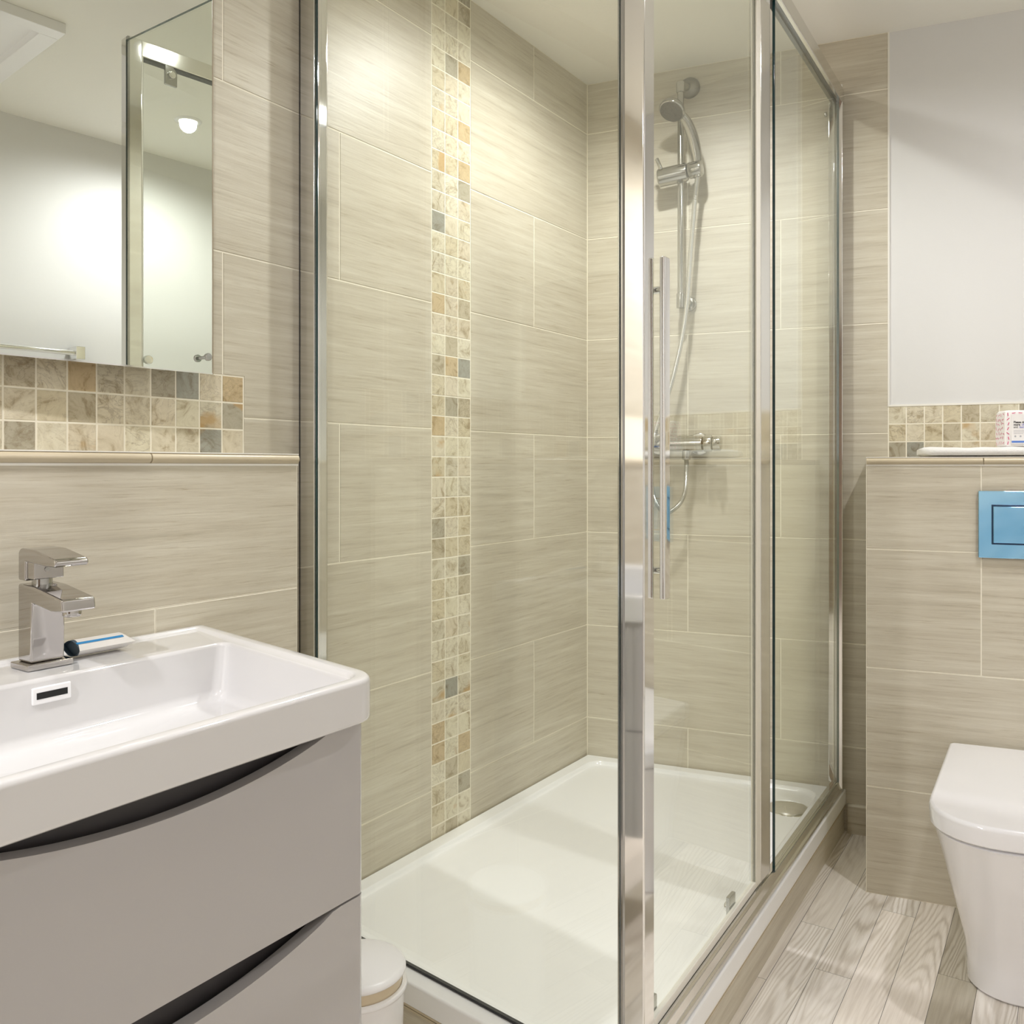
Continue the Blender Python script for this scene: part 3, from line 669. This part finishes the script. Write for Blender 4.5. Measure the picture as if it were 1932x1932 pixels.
# ================================================================ TOILET
wc = thing('toilet', 'white back to wall toilet with closed soft square lid', 'toilet', (2.316, 0.127, 0), 0)
Tw = Matrix(((cos(radians(2.5)), -0.2023, 0, 2.316), (sin(radians(2.5)), 0.9793, 0, 0.127), (0, 0, 1, 0), (0, 0, 0, 1)))      # local -x = out of the wall
def wring(x0, x1, hw, rf, z, rb=0.006, sh=0.0): return rounded([(x1, hw), (x0, hw), (x0, -hw), (x1, -hw)], [rb, rf, rf, rb], z, 10)
BK = -0.024
mb = MB(); mb.loft([wring(-0.398, BK, 0.122, 0.095, 0.001), wring(-0.401, BK, 0.125, 0.095, 0.006), wring(-0.402, BK, 0.126, 0.095, 0.05), wring(-0.408, BK, 0.129, 0.097, 0.085), wring(-0.428, BK, 0.138, 0.10, 0.135), wring(-0.466, BK, 0.150, 0.11, 0.205),
                    wring(-0.508, BK, 0.163, 0.12, 0.285), wring(-0.538, BK, 0.172, 0.125, 0.333), wring(-0.545, BK, 0.174, 0.128, 0.342), wring(-0.537, BK - 0.002, 0.168, 0.12, 0.3465)], M['ceramic'], T=Tw)
own(mb.obj('pan'), wc)
mb = MB(); mb.loft([wring(-0.540, -0.045, 0.169, 0.12, 0.3485), wring(-0.550, -0.036, 0.178, 0.125, 0.3500), wring(-0.552, -0.034, 0.180, 0.127, 0.353), wring(-0.553, -0.034, 0.181, 0.127, 0.380), wring(-0.551, -0.035, 0.179, 0.126, 0.386), wring(-0.545, -0.038, 0.174, 0.122, 0.3878), wring(-0.42, -0.09, 0.10, 0.08, 0.3882)], M['ceramic'], T=Tw)
own(mb.obj('lid'), wc)

# ================================================================ FLUSH PLATE, TOWEL, PACK (far wall frame)
fl = thing('flush_plate', 'chrome flush plate covered in shiny blue film on the cistern boxing', 'flush plate', FB @ Vector((1.17, BV - 0.001, Z(-0.133))), radians(-78.33))
mb = MB(); mb.span(1.055, 1.295, BV - 0.011, BV - 0.0005, Z(-0.209), Z(-0.056), M['film'], 0.0015, FB); own(mb.obj('plate'), fl)
mb = MB(); mb.span(1.0815, 1.268, BV - 0.0125, BV - 0.0105, Z(-0.178), Z(-0.087), M['darkrefl'], 0.0008, FB); fr_ = own(mb.obj('button_frame'), fl)  # navy colour of the frame stands in for a dark reflection in chrome
mb = MB()
mb.span(1.0845, 1.185, BV - 0.016, BV - 0.011, Z(-0.174), Z(-0.091), M['film'], 0.0015, FB); own(mb.obj('flush_button'), fl)
mb = MB(); mb.span(1.188, 1.265, BV - 0.016, BV - 0.011, Z(-0.174), Z(-0.091), M['film'], 0.0015, FB); own(mb.obj('flush_button'), fl)

LZ = 1.0485
tw = MB(); prof = []
for i in range(28):
    a = 2 * pi * i / 28; cy, cz = cos(a), sin(a)
    prof.append((math.copysign(abs(cy) ** 0.55, cy) * 0.105, math.copysign(abs(cz) ** 0.6, cz) * 0.0115))
rings = []
random.seed(3)
for i in range(41):
    u = 0.933 + 0.50 * i / 40; t = min(i, 40 - i); e = 1.0 if t > 2 else (0.55, 0.86, 0.97)[t]
    hgt = 1 + 0.06 * sin(i * 1.3) + 0.05 * sin(i * 0.47 + 1) + (0.12 if i < 5 else 0)
    rings.append([(u, BV + 0.103 + p * e, LZ + 0.0115 + q_ * e * (hgt if q_ > 0 else 1.0)) for p, q_ in prof])
tw.loft(rings, M['towel'], T=FB)
tag(tw.obj('folded_towel'), 'white folded towel lying flat on the ledge above the toilet', 'towel')

PKZ = LZ + 0.0245
Tk = FB @ Matrix.Translation((1.118, BV + 0.068, PKZ)) @ Matrix.Rotation(radians(14), 4, 'Z')
pk = thing('tissue_pack', 'white pack with pink dashes and printed front card standing on folded towel', 'pack', Tk @ Vector((0.05, 0.02, 0)), radians(-64))
mb = MB(); bb = bmesh.new(); bmesh.ops.create_grid(bb, x_segments=1, y_segments=1, size=0.1); bb.free()
ks = []
for z, gx, gy in ((0, 0.002, 0.001), (0.004, 0, 0), (0.03, -0.001, -0.002), (0.06, -0.001, -0.002), (0.080, 0.001, 0.0), (0.0845, 0.004, 0.004), (0.0855, 0.012, 0.010)):
    ks.append(rounded([(0 + gx, 0.055 - gy), (0 + gx, 0 + gy), (0.11 - gx, 0 + gy), (0.11 - gx, 0.055 - gy)], 0.004, z))
mb.loft(ks, M['paper'], T=Tk)
body = own(mb.obj('pack_body'), pk)
mb = MB(); random.seed(11)
def dash(cx, cz, ang, ln, face):
    d = Vector((cos(ang), sin(ang))) * ln / 2; w = Vector((-d.y, d.x)).normalized() * 0.0013
    c = [d + w * .6, d * 1.12, d - w * .6, -d - w * .6, -d * 1.12, -d + w * .6]
    vs = []
    for p in c:
        a_, b_ = cx + p.x, cz + p.y
        vs.append((a_, -0.0026, b_) if face == 'f' else (-0.0018, a_, b_))
    mb.add(vs, [tuple(range(6))], M['pink'], T=Tk)
for j in range(7):
    for i in range(4):
        dash(0.006 + (i + 0.4 * (j % 2)) * 0.0125 + random.uniform(-.002, .002), 0.008 + j * 0.0112 + random.uniform(-.002, .002), random.uniform(0.3, 2.8), 0.0075, 's')
for j in range(7): dash(0.0062 + random.uniform(-.001, .001), 0.008 + j * 0.0112, random.uniform(0.6, 2.5), 0.0070, 'f')
for i in range(6): dash(0.018 + i * 0.0145, 0.0785 + random.uniform(-.001, .001), random.uniform(-0.9, 0.9), 0.0075, 'f')
own(mb.obj('pink_dashes', recalc=False), pk)
mb = MB(); mb.span(0.0125, 0.100, -0.0036, -0.0022, 0.006, 0.0745, M['paper'], 0, Tk); card = own(mb.obj('front_card'), pk)
mb = MB(); mb.span(0.0130, 0.100, -0.0040, -0.0035, 0.0085, 0.0130, M['cornflower'], 0, Tk)
for i in range(3): mb.span(0.0175, 0.050 - 0.006 * i, -0.0040, -0.0036, 0.0365 - i * 0.0032, 0.0371 - i * 0.0032, M['greyink'], 0, Tk)
for i in range(3): mb.cyl((0.021 + 0.0115 * i, -0.0036, 0.0235), (0.021 + 0.0115 * i, -0.0040, 0.0235), 0.0021, M['greyink'], 12, T=Tk)
own(mb.obj('print_lines'), card)
def text(s, u, z, size, m, bold=0.0):
    cu = bpy.data.curves.new('printed_text', 'FONT'); cu.body = s; cu.size = size; cu.offset = bold; cu.extrude = 0.0001
    o = bpy.data.objects.new('printed_text', cu); COL.objects.link(o)
    o.matrix_world = Tk @ Matrix.Translation((u, -0.0040, z)) @ Matrix.Rotation(radians(90), 4, 'X')
    bpy.context.view_layer.update()
    me = bpy.data.meshes.new_from_object(o.evaluated_get(bpy.context.evaluated_depsgraph_get())); mw = o.matrix_world.copy()
    bpy.data.objects.remove(o); me.materials.clear(); me.materials.append(m)
    t = bpy.data.objects.new('printed_text', me); COL.objects.link(t); t.matrix_world = mw; own(t, card)
text('Please do', 0.0172, 0.0545, 0.0066, M['ink'], 0.00016)
text('more', 0.0172, 0.0487, 0.0066, M['ink'], 0.00016); text('often', 0.0345, 0.0487, 0.0066, M['violet'], 0.00005)
text('and', 0.0172, 0.0429, 0.0066, M['ink'], 0.0); text('feels.', 0.0300, 0.0429, 0.0066, M['violet'], 0.00005)

# ================================================================ BIN
bn = thing('pedal_bin', 'small round white bathroom bin between vanity and shower tray', 'bin', (1.012, 0.985, 0.0))
Tb = Matrix.Translation(bn.location) @ Matrix.Diagonal((1, 1, 1.065, 1))
mb = MB(); mb.lathe([(0, 0.001), (0.064, 0.001), (0.067, 0.006), (0.070, 0.10), (0.072, 0.186), (0.0765, 0.188), (0.0775, 0.191), (0.0765, 0.1945), (0.070, 0.1955), (0.068, 0.190), (0, 0.19)], M['plastic'], 56, Tb); own(mb.obj('bin_body'), bn)
mb = MB(); mb.lathe([(0, 0.190), (0.069, 0.190), (0.070, 0.2115), (0, 0.2115)], M['beige'], 56, Tb); own(mb.obj('inner_bucket'), bn)
mb = MB(); mb.lathe([(0, 0.2120), (0.0735, 0.2120), (0.0752, 0.214), (0.0750, 0.218), (0.072, 0.2215), (0.0695, 0.2225), (0.066, 0.2235), (0.045, 0.2275), (0.02, 0.2295), (0, 0.230)], M['plastic'], 56, Tb); own(mb.obj('lid'), bn)

# ================================================================ TOWEL RAIL ON THE RIGHT WALL (seen in the mirror)
tr = thing('towel_rail', 'chrome towel rail on the white wall opposite the mirror', 'towel rail', (1.1, YC, Z(0.405)))
mb = MB(); mb.cyl((0.80, YC + 0.055, Z(0.400)), (1.505, YC + 0.055, Z(0.400)), 0.009, M['chrome']); own(mb.obj('rail_bar'), tr)
for x in (0.79, 1.50):
    mb = MB(); mb.span(x - 0.016, x + 0.016, YC + 0.001, YC + 0.07, Z(0.378), Z(0.424), M['chrome'], 0.002); own(mb.obj('rail_mount'), tr)

# ================================================================ DOWNLIGHTS AND ADDED FILL
for i, (x, y_, pw) in enumerate(LAMPS):
    names = ['recessed ceiling downlight above the basin tap', 'recessed ceiling downlight over the middle of the shower tray', 'recessed ceiling downlight nearest the shower head',
             'recessed ceiling downlight in front of the toilet seen in the mirror', 'unseen fill light added behind the camera, shaped as a ceiling downlight']
    dl = thing('ceiling_downlight', names[i], 'ceiling light', (x, y_, CEIL), 0, 'recessed ceiling downlights')
    Td = Matrix.Translation(dl.location)
    mb = MB(); mb.lathe([(0.030, 0.0), (0.030, -0.003), (0.034, -0.006), (0.043, -0.004), (0.046, 0.0)], M['plastic'], 40, Td); own(mb.obj('bezel'), dl)
    mb = MB(); mb.lathe([(0, -0.001), (0.029, -0.001), (0.029, -0.002), (0, -0.002)], M['lens'], 32, Td); own(mb.obj('lens'), dl)
    ld = bpy.data.lights.new('downlight_lamp', 'SPOT'); ld.energy = pw; ld.color = LAMP_COL; ld.shadow_soft_size = 0.028; ld.spot_size = radians(168); ld.spot_blend = 0.7
    lo = bpy.data.objects.new('downlight_lamp', ld); COL.objects.link(lo); lo.location = (x, y_, CEIL - 0.012); own(lo, dl)
